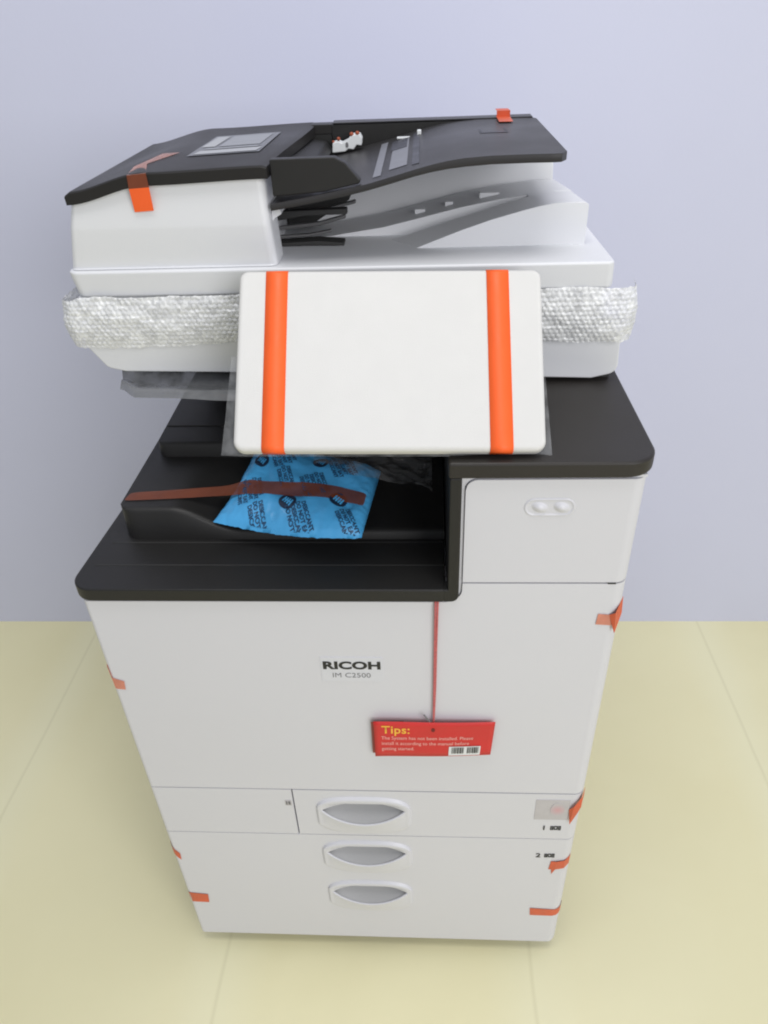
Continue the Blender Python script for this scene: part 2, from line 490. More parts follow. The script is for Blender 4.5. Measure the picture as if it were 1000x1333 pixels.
# small lock label on the bypass cover
lk = obj('lock_label', box(.1835, .1925, -.0006, .0003, .3955, .4075), M_greylab, sid)
obj('lock_mark', box(.1850, .1868, -.0011, -.0004, .3980, .4050), M_greyink, lk)
obj('lock_mark', box(.1882, .1910, -.0011, -.0004, .3980, .4050), M_greyink, lk)

# ---- charcoal frame : ledge, column and lid
def ledge_fn():
    bm = bmesh.new()
    pl_ = rpoly([(-.0105, -.005), (.3975, -.005), (.3975, .55), (.024, .55)], [.024, .004, .002, .01], 8)
    prism(pl_, 'z', .7735, .7905, bm)
    return bm
out = obj('output_tray', ledge_fn(), M_black, cop, .0022, 3)
# shallow ribs across the ledge
for (yy, x0) in ((.036, .006), (.0775, .012)):
    obj('ledge_groove', box(x0, .398, yy, yy + .0016, .7898, .7908), M_gap, out)
col = bmesh.new()
prism(rpoly([(.4000, .7900), (.4000, .9285), (.4117, .9285), (.4117, .7735), (.3950, .7735), (.3950, .7900)],
            [0, 0, 0, .014, 0, 0], 8), 'y', -.0046, .012, col)
obj('frame_column', col, M_black, cop, .0018, 2)
obj('inner_wall', box(.4003, .4115, .0122, .55, .774, .932), M_black_shade, cop)
lid = bmesh.new()
prism(rpoly([(.3985, -.005), (.5935, -.005), (.5935, .58), (.3985, .58)], [.003, .030, .01, .01], 10), 'z', .9278, .9452, lid)
obj('top_lid', lid, M_lid, cop, .0042, 4)

# stepped paper trays inside
def step_a(u, v):
    x0, x1, y0, y1 = .0232, .3986, .0854, .56
    x = x0 + (x1 - x0) * u; y = y0 + (y1 - y0) * v
    z = .8318
    sc = sstep(.085, .165, x) * (1 - sstep(.09, .225, y)) 
    z -= .030 * sc
    return x, y, z
def step_obj(fn, zb, x0, x1, y0, y1, r, name, m, nu=60, nv=40, ridge=0):
    bm = bmesh.new()
    top = {}
    def ycorner(x, y):
        if x < x0 + r:
            d = x0 + r - x; m_ = y0 + r - math.sqrt(max(0, r * r - d * d))
            return max(y, m_)
        return y
    us = [0, .004, .008, .014, .02, .03, .04] + [.04 + .96 * k / nu for k in range(1, nu + 1)]
    vs = [0, .005, .012, .02] + [.02 + .98 * k / nv for k in range(1, nv + 1)]
    V = []
    for u in us:
        row = []
        for k, v in enumerate(vs):
            x, y, z = fn(u, v); y = ycorner(x, y)
            if k == 0: z -= .004
            if k == 1: z -= .0012
            if u == 0: z -= .003
            if ridge and k > 3: z += ridge * math.sin(y * 260) * (1 if k % 2 else .4)
            row.append(bm.verts.new((x, y, z)))
        V.append(row)
    for i in range(len(us) - 1):
        for j in range(len(vs) - 1):
            bm.faces.new((V[i][j], V[i + 1][j], V[i + 1][j + 1], V[i][j + 1]))
    # skirts
    f = [bm.verts.new((r_[0].co.x, r_[0].co.y - .0015, zb)) for r_ in V]
    for i in range(len(us) - 1): bm.faces.new((V[i][0], f[i], f[i + 1], V[i + 1][0]))
    l = [f[0]] + [bm.verts.new((q.co.x - .001, q.co.y, zb)) for q in V[0][1:]]
    for j in range(len(vs) - 1): bm.faces.new((V[0][j], V[0][j + 1], l[j + 1], l[j]))
    bmesh.ops.remove_doubles(bm, verts=bm.verts[:], dist=1e-6)
    return obj(name, bm, m, out, angle=50)
step_obj(step_a, .7895, .0232, .3986, .0854, .56, .020, 'lower_step', M_black)
def step_b(u, v):
    x = .0372 + (.3984 - .0372) * u; y = .205 + .35 * v
    z = .850 + .012 * v
    return x, y, z - .014 * sstep(.13, .2, x) * (1 - sstep(.205, .29, y))
step_obj(step_b, .8285, .0372, .3984, .205, .555, .014, 'upper_step', M_black)
obj('step_rib', box(.040, .39, .2485, .2500, .8508, .8526), M_black, out, .0005)
obj('inner_back', box(.05, .399, .40, .58, .80, .950), M_black, cop, .004)

# ---- scanner unit
sp = rpoly([(.008, 1.0515), (.008, 1.015), (.001, .998), (.020, .970), (.040, .9650), (.300, .9585), (.560, .9490), (.588, .9555), (.5855, .998), (.560, 1.020), (.560, 1.0515)],
           [.002, .004, .006, .012, .01, 0, .01, .012, .006, .006, .002], 5)
obj('scanner', prism(sp, 'y', .168, .60), M_white2, cop, .007, 3)
obj('scanner_foot', box(.42, .582, .180, .56, .9445, .9515), M_gap, cop)
obj('scanner_neck', box(.055, .40, .335, .57, .90, .962), M_black, cop, .004)

# ---- document feeder
fb = rpoly([(.0055, .1600), (.5665, .1560), (.560, .47), (.0055, .47)], [.012, .008, .01, .01], 6)
def feeder_base():
    bm = bmesh.new()
    lo_ = [bm.verts.new((x + (.004 if x < .3 else .0015), y + .002, 1.0520)) for x, y in fb]
    hi_ = [bm.verts.new((x, y, 1.0795)) for x, y in fb]
    n = len(fb)
    bm.faces.new(lo_[::-1]); bm.faces.new(hi_)
    for i in range(n): bm.faces.new((lo_[i], lo_[(i + 1) % n], hi_[(i + 1) % n], hi_[i]))
    return bm
fbase = obj('feeder_base', feeder_base(), M_white2, cop, .003, 3)

# feeder housing: front shell with a crease, left end
def ztop_h(x): return smooth_table([(.0, 1.1475), (.030, 1.1492), (.105, 1.1640), (.24, 1.1675)], x)
def housing():
    bm = bmesh.new()
    x0, x1, y0, y1 = .0090, .2255, .1655, .43
    prof = [(.0, 1.0800), (.0010, 1.0815), (-.0008, 1.0950), (-.0030, 1.1190), (-.0032, 1.1225), (-.0010, 1.1420), (.0, None)]   # (y offset, z)
    r = .008
    # plan outline: back-left, front-left rounded, front-right rounded, back-right
    plan = [(x0, y1)]
    for k in range(9):
        a = math.pi + math.pi / 2 * k / 8; plan.append((x0 + r + r * math.cos(a), y0 + r + r * math.sin(a)))
    for k in range(1, 16): plan.append((x0 + r + (x1 - x0 - 2 * r) * k / 16, y0))
    for k in range(9):
        a = -math.pi / 2 + math.pi / 2 * k / 8; plan.append((x1 - r + r * math.cos(a), y0 + r + r * math.sin(a)))
    plan.append((x1, .205)); plan.append((x1 - .012, .210)); plan.append((x1 - .012, y1))
    rows = []
    for off, z in prof:
        row = []
        for (x, y) in plan:
            t = min(1, max(0, (y0 + r - y) / r))
            zz = z if z is not None else ztop_h(x)
            lean = 0.
            # left side leans outward to the crease and the right edge leans in towards the top
            q = (zz - 1.08) / .07
            lean = .0190 * q * max(0, 1 - (x - x0) / .10) - (.0035 * q - .001) * max(0, 1 - (x1 - x) / .05)
            row.append(bm.verts.new((x + lean, y + off * (1 if t > 0 else 0), zz)))
        rows.append(row)
    n = len(plan)
    for a, b in zip(rows, rows[1:]):
        for i in range(n - 1): bm.faces.new((a[i], a[i + 1], b[i + 1], b[i]))
    for rr in (rows[0], rows[-1]):
        bm.faces.new(rr)
    return bm
hs = obj('feeder_housing', housing(), M_white2, cop, angle=12)
hs.data.set_sharp_from_angle(angle=math.radians(30))
# white ridge line near the top of the housing
obj('side_tab', prism(rpoly([(.2245, 1.1330), (.2330, 1.1318), (.2345, 1.1275), (.2270, 1.1235), (.2245, 1.1195)], .0015, 3), 'y', .178, .212), M_white2, hs, .001)
# cover : curved charcoal shell
def cover():
    bm = bmesh.new()
    y0, y1 = .1590, .4350
    xs = [.0262 + (.2280 - .0262) * k / 40 for k in range(41)]
    def zt(x, y):
        z = smooth_table([(.0, 1.1535), (.026, 1.1565), (.108, 1.1722), (.23, 1.1755)], x)
        return z + .0015 * (y - .16) / .27
    def xr(x, y):      # right edge runs slightly outwards to the back
        t = (x - .0262) / (.2280 - .0262)
        return x + t * .016 * sstep(.16, .44, y)
    ys = [y0, y0 + .0015, y0 + .004] + [y0 + .004 + (y1 - y0 - .004) * k / 10 for k in range(1, 11)]
    T = [];
    for x in xs:
        row = []
        for k, y in enumerate(ys):
            drop = (.0016, .0003, 0)[k] if k < 3 else 0
            e = .0
            if x == xs[0]: e = .0030
            if x == xs[-1]: e = .0015
            row.append(bm.verts.new((xr(x, y), y, zt(x, y) - drop - e)))
        T.append(row)
    th = .0118
    Bv = [[bm.verts.new((v.co.x, v.co.y + (.001 if k == 0 else 0), zt(xs[i], ys[k]) - th)) for k, v in enumerate(row)] for i, row in enumerate(T)]
    nx, ny = len(xs), len(ys)
    for i in range(nx - 1):
        for j in range(ny - 1):
            bm.faces.new((T[i][j], T[i + 1][j], T[i + 1][j + 1], T[i][j + 1]))
            bm.faces.new((Bv[i][j], Bv[i][j + 1], Bv[i + 1][j + 1], Bv[i + 1][j]))
        bm.faces.new((T[i][0], Bv[i][0], Bv[i + 1][0], T[i + 1][0]))
        bm.faces.new((T[i][-1], T[i + 1][-1], Bv[i + 1][-1], Bv[i][-1]))
    for i in (0, nx - 1):
        for j in range(ny - 1):
            bm.faces.new((T[i][j], T[i][j + 1], Bv[i][j + 1], Bv[i][j]))
    return bm, zt
cb, cover_z = cover()
cov = obj('feeder_cover', cb, M_cover, cop, angle=40)
def on_cover(name, x0, x1, y0, y1, m, dz, parent, skew=0.):
    bm = grid(lambda u, v: (x0 + (x1 - x0) * u + skew * v, y0 + (y1 - y0) * v, cover_z(x0 + (x1 - x0) * u, y0 + (y1 - y0) * v) + dz), 12, 4)
    return obj(name, bm, m, parent)
obj('rear_flange', box(.2360, .2655, .4125, .4350, 1.1660, 1.1768), M_cover, cov, .001)
M_lab3 = mat('pale_label', (.40, .41, .43), .45)
il = on_cover('instruction_label', .1310, .2075, .236, .362, M_label2, .0007, cov, .003)
on_cover('label_picture', .1545, .2000, .282, .352, M_label, .0011, il, .003)
on_cover('label_picture', .1360, .2030, .241, .262, M_lab3, .0011, il, .003)
on_cover('label_picture', .1350, .1500, .284, .352, M_lab3, .0011, il, .003)
on_cover('label_picture', .1410, .2000, .267, .276, M_label, .0011, il, .003)

# dark feeder interior, right of the housing
obj('feeder_interior', box(.030, .2120, .212, .43, 1.0810, 1.1480), M_black_shade, cop)
obj('feeder_interior', box(.2125, .2640, .408, .43, 1.0800, 1.1660), M_black_shade, cop)

# input tray
TP = [(.2270, 1.1395), (.2640, 1.1450), (.3000, 1.1510), (.3240, 1.1560), (.3500, 1.1625), (.3680, 1.1672), (.3850, 1.1712), (.4000, 1.1740), (.4150, 1.1758), (.4400, 1.1772), (.4755, 1.1775), (.5110, 1.1772)]
def input_tray():
    bm = bmesh.new()
    top = [bm.verts.new((0, 0, 0)) for _ in range(0)]
    xs = [.2270 + (.5110 - .2270) * k / 48 for k in range(49)]
    def zt(x): return lerp_table(TP, x)
    def y0(x):
        r = .012
        d = x - (.511 - r)
        base = .164
        return base if d <= 0 else base + r - math.sqrt(max(0, r * r - d * d))
    def y1(x):
        r = .02; d = x - (.511 - r)
        return .424 if d <= 0 else .424 - (r - math.sqrt(max(0, r * r - d * d)))
    rows = []
    for x in xs:
        a, b = y0(x), y1(x); z = zt(x)
        th = .0075 - .0015 * sstep(.42, .36, x) 
        fine = [(a, z - th), (a - .0008, z - th + .0015), (a - .0008, z - .0015), (a, z)] + [(a + (b - a) * k / 8, z) for k in range(1, 9)] + [(b, z - th)]
        rows.append([bm.verts.new((x, y, zz)) for y, zz in fine])
    n = len(rows[0])
    for a, b in zip(rows, rows[1:]):
        for j in range(n):
            bm.faces.new((a[j], b[j], b[(j + 1) % n], a[(j + 1) % n]))
    bm.faces.new(rows[0]); bm.faces.new(rows[-1])
    return bm
it = obj('input_tray', input_tray(), M_tray, cop, angle=40)
tz = lambda x: lerp_table(TP, x)
# rear strip of the tray with its dark inner face
rs = bmesh.new()
prism([(.2640, 1.1400), (.2640, 1.1765), (.4300, 1.1765), (.4300, 1.1700), (.3500, 1.1570), (.3000, 1.1460)], 'y', .412, .4235, rs)
obj('rear_fence', rs, M_black, it, .0012)
rt = box(.2655, .5075, .4110, .4350, 1.1772, 1.1785)
obj('rear_strip', rt, M_tray, it, .0005)
# sideways guide at the front
gd = prism(rpoly([(.2300, 1.1462), (.2300, 1.1792), (.2920, 1.1796), (.3020, 1.1745), (.3165, 1.1580), (.3140, 1.1555), (.2800, 1.1490)], [0, .002, .006, .004, .002, .002, 0], 4), 'y', .1665, .178)
obj('paper_guide', gd, M_black, it, .0012)
gd2 = prism([(.2320, 1.1480), (.2320, 1.1640), (.2580, 1.1600), (.2660, 1.1500)], 'y', .215, .405)
obj('feed_throat', gd2, M_black_shade, it, .002)
# guide plate markings : pale strips on the tray floor
def tray_strip(name, xa, xb, ya, yb, skew, m, dz=.0005):
    bm = grid(lambda u, v: (xa + (xb - xa) * u + skew * v, ya + (yb - ya) * v, tz(xa + (xb - xa) * u + skew * v) + dz), 6, 8)
    return obj(name, bm, m, it)
M_strip = mat('grey_tray_print', (.20, .205, .23), .4, .05, 30)
M_strip2 = mat('dark_tray_print', (.035, .036, .045), .4, .05, 30)
tray_strip('size_strip', .3265, .3345, .185, .385, .000, M_strip)
tray_strip('size_strip', .3420, .3600, .200, .370, .000, M_strip)
tray_strip('size_strip', .3400, .3580, .310, .372, .000, M_strip2, .0009)
tray_strip('size_strip', .3650, .3720, .190, .390, .000, M_strip2)
tray_strip('size_strip', .4380, .4680, .300, .306, .000, M_strip2)
tray_strip('size_strip', .4380, .4400, .307, .340, .000, M_strip2)
tray_strip('size_strip', .4660, .4680, .307, .340, .000, M_strip2)
obj('tray_button', box(.369, .374, .372, .380, tz(.37) - .001, tz(.37) + .005), M_stick, it, .001)
obj('tray_button', box(.345, .362, .378, .383, tz(.355) - .001, tz(.345) + .004), M_stick, it, .0008)

# exit tray : stepped white wedges under the input tray
def loft(fr, bk, y0, y1, zb, name, m, bevel=.0015):
    bm = bmesh.new()
    A = [bm.verts.new((x, y0, z)) for x, z in fr]; B = [bm.verts.new((x, y1, z)) for x, z in bk]
    A0 = [bm.verts.new((x, y0, zb)) for x, z in fr]; B0 = [bm.verts.new((x, y1, zb)) for x, z in bk]
    n = len(fr)
    for i in range(n - 1):
        bm.faces.new((A[i], A[i + 1], B[i + 1], B[i])); bm.faces.new((A0[i], A0[i + 1], A[i + 1], A[i])); bm.faces.new((B[i], B[i + 1], B0[i + 1], B0[i]))
        bm.faces.new((A0[i], B0[i], B0[i + 1], A0[i + 1]))
    bm.faces.new((A[0], B[0], B0[0], A0[0])); bm.faces.new((A[-1], A0[-1], B0[-1], B[-1]))
    return obj(name, bm, m, cop, bevel, 2)
xa = [(.3690, 1.0798), (.3950, 1.0893), (.4155, 1.0967), (.4480, 1.1070), (.4790, 1.1150), (.4960, 1.1190), (.5120, 1.1215), (.5390, 1.1220), (.5440, 1.1213), (.5468, 1.1190)]
xb_ = [(.3400, 1.0798), (.3750, 1.0893), (.4050, 1.0985), (.4372, 1.1070), (.4700, 1.1170), (.4900, 1.1216), (.5060, 1.1225), (.5340, 1.1225), (.5390, 1.1216), (.5415, 1.1190)]
ex = loft(xa, xb_, .2200, .2560, 1.0785, 'exit_tray_rim', M_white2)
fr = [(.2400, 1.0790), (.2694, 1.0762 + .004), (.3315, 1.0885), (.3750, 1.0980), (.4176, 1.1075), (.4600, 1.1150), (.4929, 1.1190), (.5200, 1.1222), (.5370, 1.1222)]
bk_ = [(.2400, 1.0795), (.2630, 1.0800), (.3289, 1.0900), (.3749, 1.1000), (.4201, 1.1105), (.4645, 1.1180), (.5032, 1.1215), (.5150, 1.1222), (.5270, 1.1222)]
ex2 = loft(fr, bk_, .2750, .3350, 1.0785, 'exit_tray', M_white2)
loft([(.4900, 1.1190), (.5100, 1.1218), (.5395, 1.1218)], [(.4900, 1.1190), (.5100, 1.1218), (.5365, 1.1218)], .2545, .2765, 1.0785, 'tray_bridge', M_white2, .0004)
for x, w in ((.372, .012), (.405, .009), (.4500, .022)):
    z = lerp_table(fr, x)
    obj('tray_clip', box(x - w / 2, x + w / 2, .296, .306, z - .002, z + .0045), M_white2 if w > .005 else M_gap, ex2, .0008)
obj('rear_block', prism(rpoly([(.235, 1.0790), (.5300, 1.0790), (.5267, 1.1385), (.4800, 1.1600), (.4200, 1.1580), (.3500, 1.1450), (.235, 1.128)], [0, .003, .004, .004, 0, 0, 0], 4), 'y', .3465, .43), M_white2, cop, .0015)
# dark exit rollers and guide tongues under the feeder
M_mid = mat('grey_guide_plastic', (.13, .13, .135), .35)
obj('exit_guide', prism([(.2120, 1.0800), (.2120, 1.0835), (.2600, 1.0855), (.2890, 1.0828), (.2890, 1.0788), (.2500, 1.0805)], 'y', .236, .256), M_gap, cop, .001)
obj('exit_guide', prism([(.2150, 1.0910), (.2150, 1.0950), (.2600, 1.0990), (.2900, 1.1060), (.2900, 1.1020), (.2600, 1.0945)], 'y', .262, .268), M_mid, cop, .001)
obj('exit_guide', prism([(.2150, 1.0985), (.2150, 1.1020), (.2600, 1.1070), (.3000, 1.1160), (.3000, 1.1125), (.2600, 1.1030)], 'y', .285, .292), M_mid, cop, .001)
obj('exit_guide', prism([(.2150, 1.1080), (.2150, 1.1180), (.2950, 1.1195), (.2950, 1.1135), (.2500, 1.1130)], 'y', .230, .240), M_gap, cop, .001)
obj('exit_guide', prism([(.2150, 1.0862), (.2150, 1.0890), (.2500, 1.0905), (.2750, 1.0945), (.2750, 1.0915), (.2500, 1.0880)], 'y', .245, .252), M_mid, cop, .001)
obj('exit_throat', prism([(.2150, 1.0805), (.2150, 1.1360), (.3050, 1.1440), (.2900, 1.1100), (.2550, 1.0900), (.2400, 1.0805)], 'y', .315, .345), M_gap, cop, .002)

# white feed block with rust-coloured dots inside the tray mouth
fbk = empty('packing_block', (.285, .39, 1.147))
tag(fbk, 'small white packing block with rust coloured marks inside the feeder tray mouth', 'packing block')
bb = prism([(.2660, 1.1490), (.2670, 1.1600), (.2740, 1.1618), (.2780, 1.1595), (.2860, 1.1630), (.2900, 1.1680), (.3000, 1.1690), (.3030, 1.1640), (.3020, 1.1560), (.2960, 1.1570), (.2920, 1.1520), (.2860, 1.1530), (.2820, 1.1500)], 'y', .386, .402)
obj('block', bb, M_stick, fbk, .0012)
M_rust = mat('rust_mark', (.32, .07, .03), .6)
for x, z, r in ((.2745, 1.1640, .0022), (.2905, 1.1685, .0026), (.2975, 1.1695, .0026), (.2680, 1.1610, .0016)):
    b = bmesh.new(); bmesh.ops.create_uvsphere(b, u_segments=12, v_segments=8, radius=r, matrix=Matrix.Translation((x, .388, z)))
    obj('mark', b, M_rust, fbk)
b = prism([(.2845 + .0018 * math.cos(t * math.pi / 6), 1.1575 + .0030 * math.sin(t * math.pi / 6)) for t in range(12)], 'y', .3853, .388); obj('mark', b, M_greyink, fbk)

# ---- operation panel (inside the foam) with its arm
PM = Matrix.Translation((.3435, -.004, .9591)) @ Matrix.Rotation(math.radians(2.60), 4, 'Z') @ Matrix.Rotation(math.radians(-44.25), 4, 'X') @ Matrix.Rotation(math.radians(1.81), 4, 'Y')
PW, PH, PT = .290, .1792, .017
pb = box(-PW / 2 + .010, PW / 2 - .010, PT + .0015, PT + .016, .008, PH - .010); pb.transform(PM)
op = obj('operation_panel', pb, M_black, cop, .003)
pb = box(-.06, .06, PT + .017, PT + .060, .085, .150); pb.transform(PM)
obj('panel_arm', pb, M_black, op, .004)
# foam cover
fm = prism(rpoly([(-PW / 2, 0), (PW / 2, 0), (PW / 2, PH), (-PW / 2, PH)], [.010, .010, .009, .009], 7), 'y', 0, PT); fm.transform(PM)
foam = obj('foam_cover', fm, M_foam, None, .0050, 4)
tag(foam, 'white foam slab covering the tilted control panel at the front of the copier', 'foam cover')

def foam_tape(xt, xbm, w, label):
    """ribbon over the top edge, down the face and round the lower edge of the foam"""
    e = .0007
    rb = .0050; arcp = lambda cy, cz, a0, a1: [(cy + (rb + e) * math.cos(math.radians(a0 + (a1 - a0) * k / 6)), cz + (rb + e) * math.sin(math.radians(a0 + (a1 - a0) * k / 6))) for k in range(7)]
    path = [(PT * .7, PH + e)] + arcp(rb, PH - rb, 90, 180) + [(-e, PH - rb - (PH - 2 * rb) * k / 12) for k in range(1, 12)] + arcp(rb, rb, 180, 270) + [(PT * .65, -e)]
    bm = bmesh.new(); prev = None
    for (y, z) in path:
        t = 1 - min(1, max(0, z / PH)); xc = xt + (xbm - xt) * t
        a = bm.verts.new((xc - w / 2, y, z)); b2 = bm.verts.new((xc + w / 2, y, z))
        if prev: bm.faces.new((prev[0], prev[1], b2, a))
        prev = (a, b2)
    bm.transform(PM)
    o = obj('tape_strip', bm, M_orange, None, angle=60)
    sm = o.modifiers.new('thick', 'SOLIDIFY'); sm.thickness = .0003; sm.offset = -1
    tag(o, label, 'tape', 'orange tape strips')
    return o
foam_tape(-.1083, -.1075, .0212, 'long bright orange tape strip down the left side of the white foam cover')
foam_tape(.1030, .1040, .0212, 'long bright orange tape strip down the right side of the white foam cover')

# clear plastic bag left round the panel, showing past the foam edges
def bag(u, v):
    x0 = -PW / 2 - .0135 + .006 * v; x1 = PW / 2 + .0075 - .005 * v
    x = x0 + (x1 - x0) * u; z = -.001 + .098 * v
    return (x, PT + .0008 + .0016 * noise.noise(Vector((x * 40, z * 40, 3))) - .004 * (abs(u - .5) * 2) ** 8, z)
bg = grid(bag, 40, 14); bg.transform(PM)
bg = obj('plastic_bag', bg, M_film, None, angle=60)
tag(bg, 'clear plastic bag edge sticking out behind the white foam cover', 'plastic bag')

# ---- grey plastic sheet under the left of the scanner
def sheet(u, v):
    ln = .018 + .014 * (1 - sstep(0, .6, v)) ** 2
    x = ln + (.30 - ln) * u
    yf = .138 - .020 * u + .020 * (1 - sstep(0, .10, u))
    y = yf + (.30 - yf) * v
    z = .9495 + .011 * v + .0030 * math.sin(v * 24 + 1.1 * noise.noise(Vector((x * 9, v * 3, 1)))) * (1 - .5 * v) + .0022 * noise.noise(Vector((x * 14, y * 60, 0))) - .004 * u * (1 - v)
    return (x, y, z)
sh = obj('plastic_sheet', grid(sheet, 44, 60), M_sheet, None, angle=80)
tag(sh, 'grey translucent plastic sheet with long creases sticking out under the left of the scanner', 'plastic sheet')

# ---- bubble wrap round the scanner
def wrap():
    path = []
    def arc(cx, cy, r, a0, a1, n=10):
        for k in range(n + 1):
            a = math.radians(a0 + (a1 - a0) * k / n); path.append((cx + r * math.cos(a), cy + r * math.sin(a)))
    path.append((-.0120, .225)); arc(.009, .176, .022, 180, 270); arc(.575, .176, .022, 270, 360); path.append((.5970, .186))
    L = [0]
    for a, b in zip(path, path[1:]): L.append(L[-1] + math.hypot(b[0] - a[0], b[1] - a[1]))
    tot = L[-1]
    def at(s):
        for i in range(len(path) - 1):
            if s <= L[i + 1] + 1e-9:
                t = (s - L[i]) / (L[i + 1] - L[i]); a, b = path[i], path[i + 1]
                return a[0] + (b[0] - a[0]) * t, a[1] + (b[1] - a[1]) * t, (b[1] - a[1]), -(b[0] - a[0])
        return (*path[-1], 1, 0)
    nu, nv = 700, 60
    def f(u, v):
        s = u * tot; x, y, nx, ny = at(s)
        ln = math.hypot(nx, ny); nx, ny = nx / ln, ny / ln
        top = 1.0540 + .0030 * noise.noise(Vector((s * 16, 0, 5))) - .005 * sstep(.02, -.008, x) - .003 * sstep(.585, .597, x)
        zb = lerp_table([(-.02, .9985), (.10, .9985), (.20, 1.0035), (.40, .999), (.60, .995)], x) + .0028 * noise.noise(Vector((s * 40, 2, 1))) + .0015 * noise.noise(Vector((s * 130, 2, 1)))
        z = zb + (top - zb) * v
        p = .0056
        row = math.floor(z / (p * .866) + .5)
        cx = (s / p - .5 * (row % 2)); cx = (cx - math.floor(cx + .5)) * p
        cz = z - row * p * .866
        d = math.hypot(cx, cz) / (.0027)
        bub = .0016 * math.sqrt(max(0, 1 - d * d)) if d < 1 else 0.
        cr = noise.noise(Vector((s * 55, z * 75, 0)))
        cr2 = noise.noise(Vector((s * 190, z * 210, 7)))
        bulge = .0045 * math.sin(math.pi * min(1, max(0, (z - zb) / (top - zb)))) - .003
        o = bub * (.7 + .6 * noise.noise(Vector((s * 30, z * 30, 9)))) + .0016 * cr + .0008 * cr2 + bulge
        return (x + nx * o, y + ny * o, z + .0012 * cr2)
    return grid(f, nu, nv)
bw = obj('bubble_wrap', wrap(), M_bubble, None, angle=70)
tag(bw, 'crumpled clear bubble wrap band wound round the scanner below the white feeder', 'bubble wrap')

# ---- blue desiccant packet in the output tray
PK = empty('desiccant_packet', (.23, .13, .80))
tag(PK, 'puffy light blue desiccant packet lying in the black output tray', 'desiccant packet')
c00, c10, c11, c01 = Vector((.1335, .0850, .8150)), Vector((.3060, .0570, .8120)), Vector((.3240, .1640, .8330)), Vector((.1620, .2240, .8380))
def pk_base(u, v):
    p = c00 * (1 - u) * (1 - v) + c10 * u * (1 - v) + c11 * u * v + c01 * (1 - u) * v
    # lower edge sags to the front in the middle, side edges bow in
    p.y -= .010 * math.sin(math.pi * u) * (1 - v) ** 2
    p.x += .008 * math.sin(math.pi * v) * (1 - u) ** 3
    return p
def pk(u, v, side=1):
    p = pk_base(u, v)
    e = (max(0, 1 - (2 * u - 1) ** 6) * max(0, 1 - (2 * v - 1) ** 4)) ** .55
    n1 = noise.noise(Vector((u * 4, v * 3, 2))); n2 = noise.noise(Vector((u * 11 + v * 4, v * 7, 5)))
    edge = min(u, 1 - u, v, 1 - v)
    wr = .0016 * noise.noise(Vector((u * 30, v * 26, 1))) * sstep(.3, .0, edge)
    h = (.018 + .006 * n1 + .0026 * n2) * e if side > 0 else -.006 * e
    p.z += h + wr
    return p
bm = grid(lambda u, v: pk(u, v, 1), 70, 50); grid(lambda u, v: pk(u, v, -1), 70, 50, bm)
bmesh.ops.remove_doubles(bm, verts=bm.verts[:], dist=1e-5)
film = obj('film', bm, M_blue, PK, angle=80)
LU, LV = .172, .125
def put_on_packet(name, me, u, v, rot, m):
    R_ = Matrix.Rotation(rot, 4, 'Z'); me.transform(R_)
    keep = True
    for vt in me.vertices:
        uu = u + vt.co.x / LU; vv = v + vt.co.y / LV
        uu = min(.99, max(.01, uu)); vv = min(.99, max(.01, vv))
        vt.co = pk(uu, vv) + Vector((0, -.0004, .0007))
    return finish(name, me, m, film, smooth=False)
def disc_mesh(r):
    bm = bmesh.new(); bmesh.ops.create_circle(bm, cap_ends=False, segments=24, radius=r)
    vs = bm.verts[:]; rings = [vs]
    for k in (.75, .5, .25):
        rings.append([bm.verts.new(v.co * k) for v in vs])
    for a, b_ in zip(rings, rings[1:]):
        for i in range(24): bm.faces.new((a[i], a[(i + 1) % 24], b_[(i + 1) % 24], b_[i]))
    bm.faces.new(rings[-1])
    me = bpy.data.meshes.new('badge'); bm.to_mesh(me); bm.free(); return me
def badge(u, v):
    me = disc_mesh(.0100); o = put_on_packet('badge', me, u, v, 0, M_badge)
    bm = bmesh.new()
    for x in (-.0042, -.0012, .0018, .0048):
        box(x - .0009, x + .0009, -.0040, .0040, 0, .0002, bm)
    box(-.0045, .0050, -.0009, .0009, .0003, .0004, bm)
    me = bpy.data.meshes.new('badge_mark'); bm.to_mesh(me); bm.free()
    me.transform(Matrix.Rotation(-.35, 4, 'Z'))
    for vt in me.vertices:
        uu = u + vt.co.x / LU; vv = v + vt.co.y / LV; vt.co = pk(uu, vv) + Vector((0, -.0007, .0013))
    finish('badge_mark', me, M_blue, film, smooth=False)
badge(.475, .22); badge(.800, .34); badge(.585, .78); badge(.135, .66)
def txtblock(u, v, rows, size=.0066):
    for k, s in enumerate(rows):
        me = text_mesh(s, size, 'CENTER', .00022, .92)
        me.transform(Matrix.Translation((0, -k * size * .95, 0)))
        put_on_packet('print', me, u, v, math.radians(-58), M_navy)
D5 = ('DESICCANT', 'DO NOT EAT', 'DESICCANT', 'DO NOT EAT', 'DESICCANT')
for (u, v, rows) in ((.215, .34, D5), (.655, .52, D5), (.33, .06, D5[:3]), (.62, .12, D5[:4]), (.915, .13, D5[:3]), (.335, .82, D5), (.80, .82, D5), (.40, .52, D5[:3])):
    txtblock(u, v, rows)

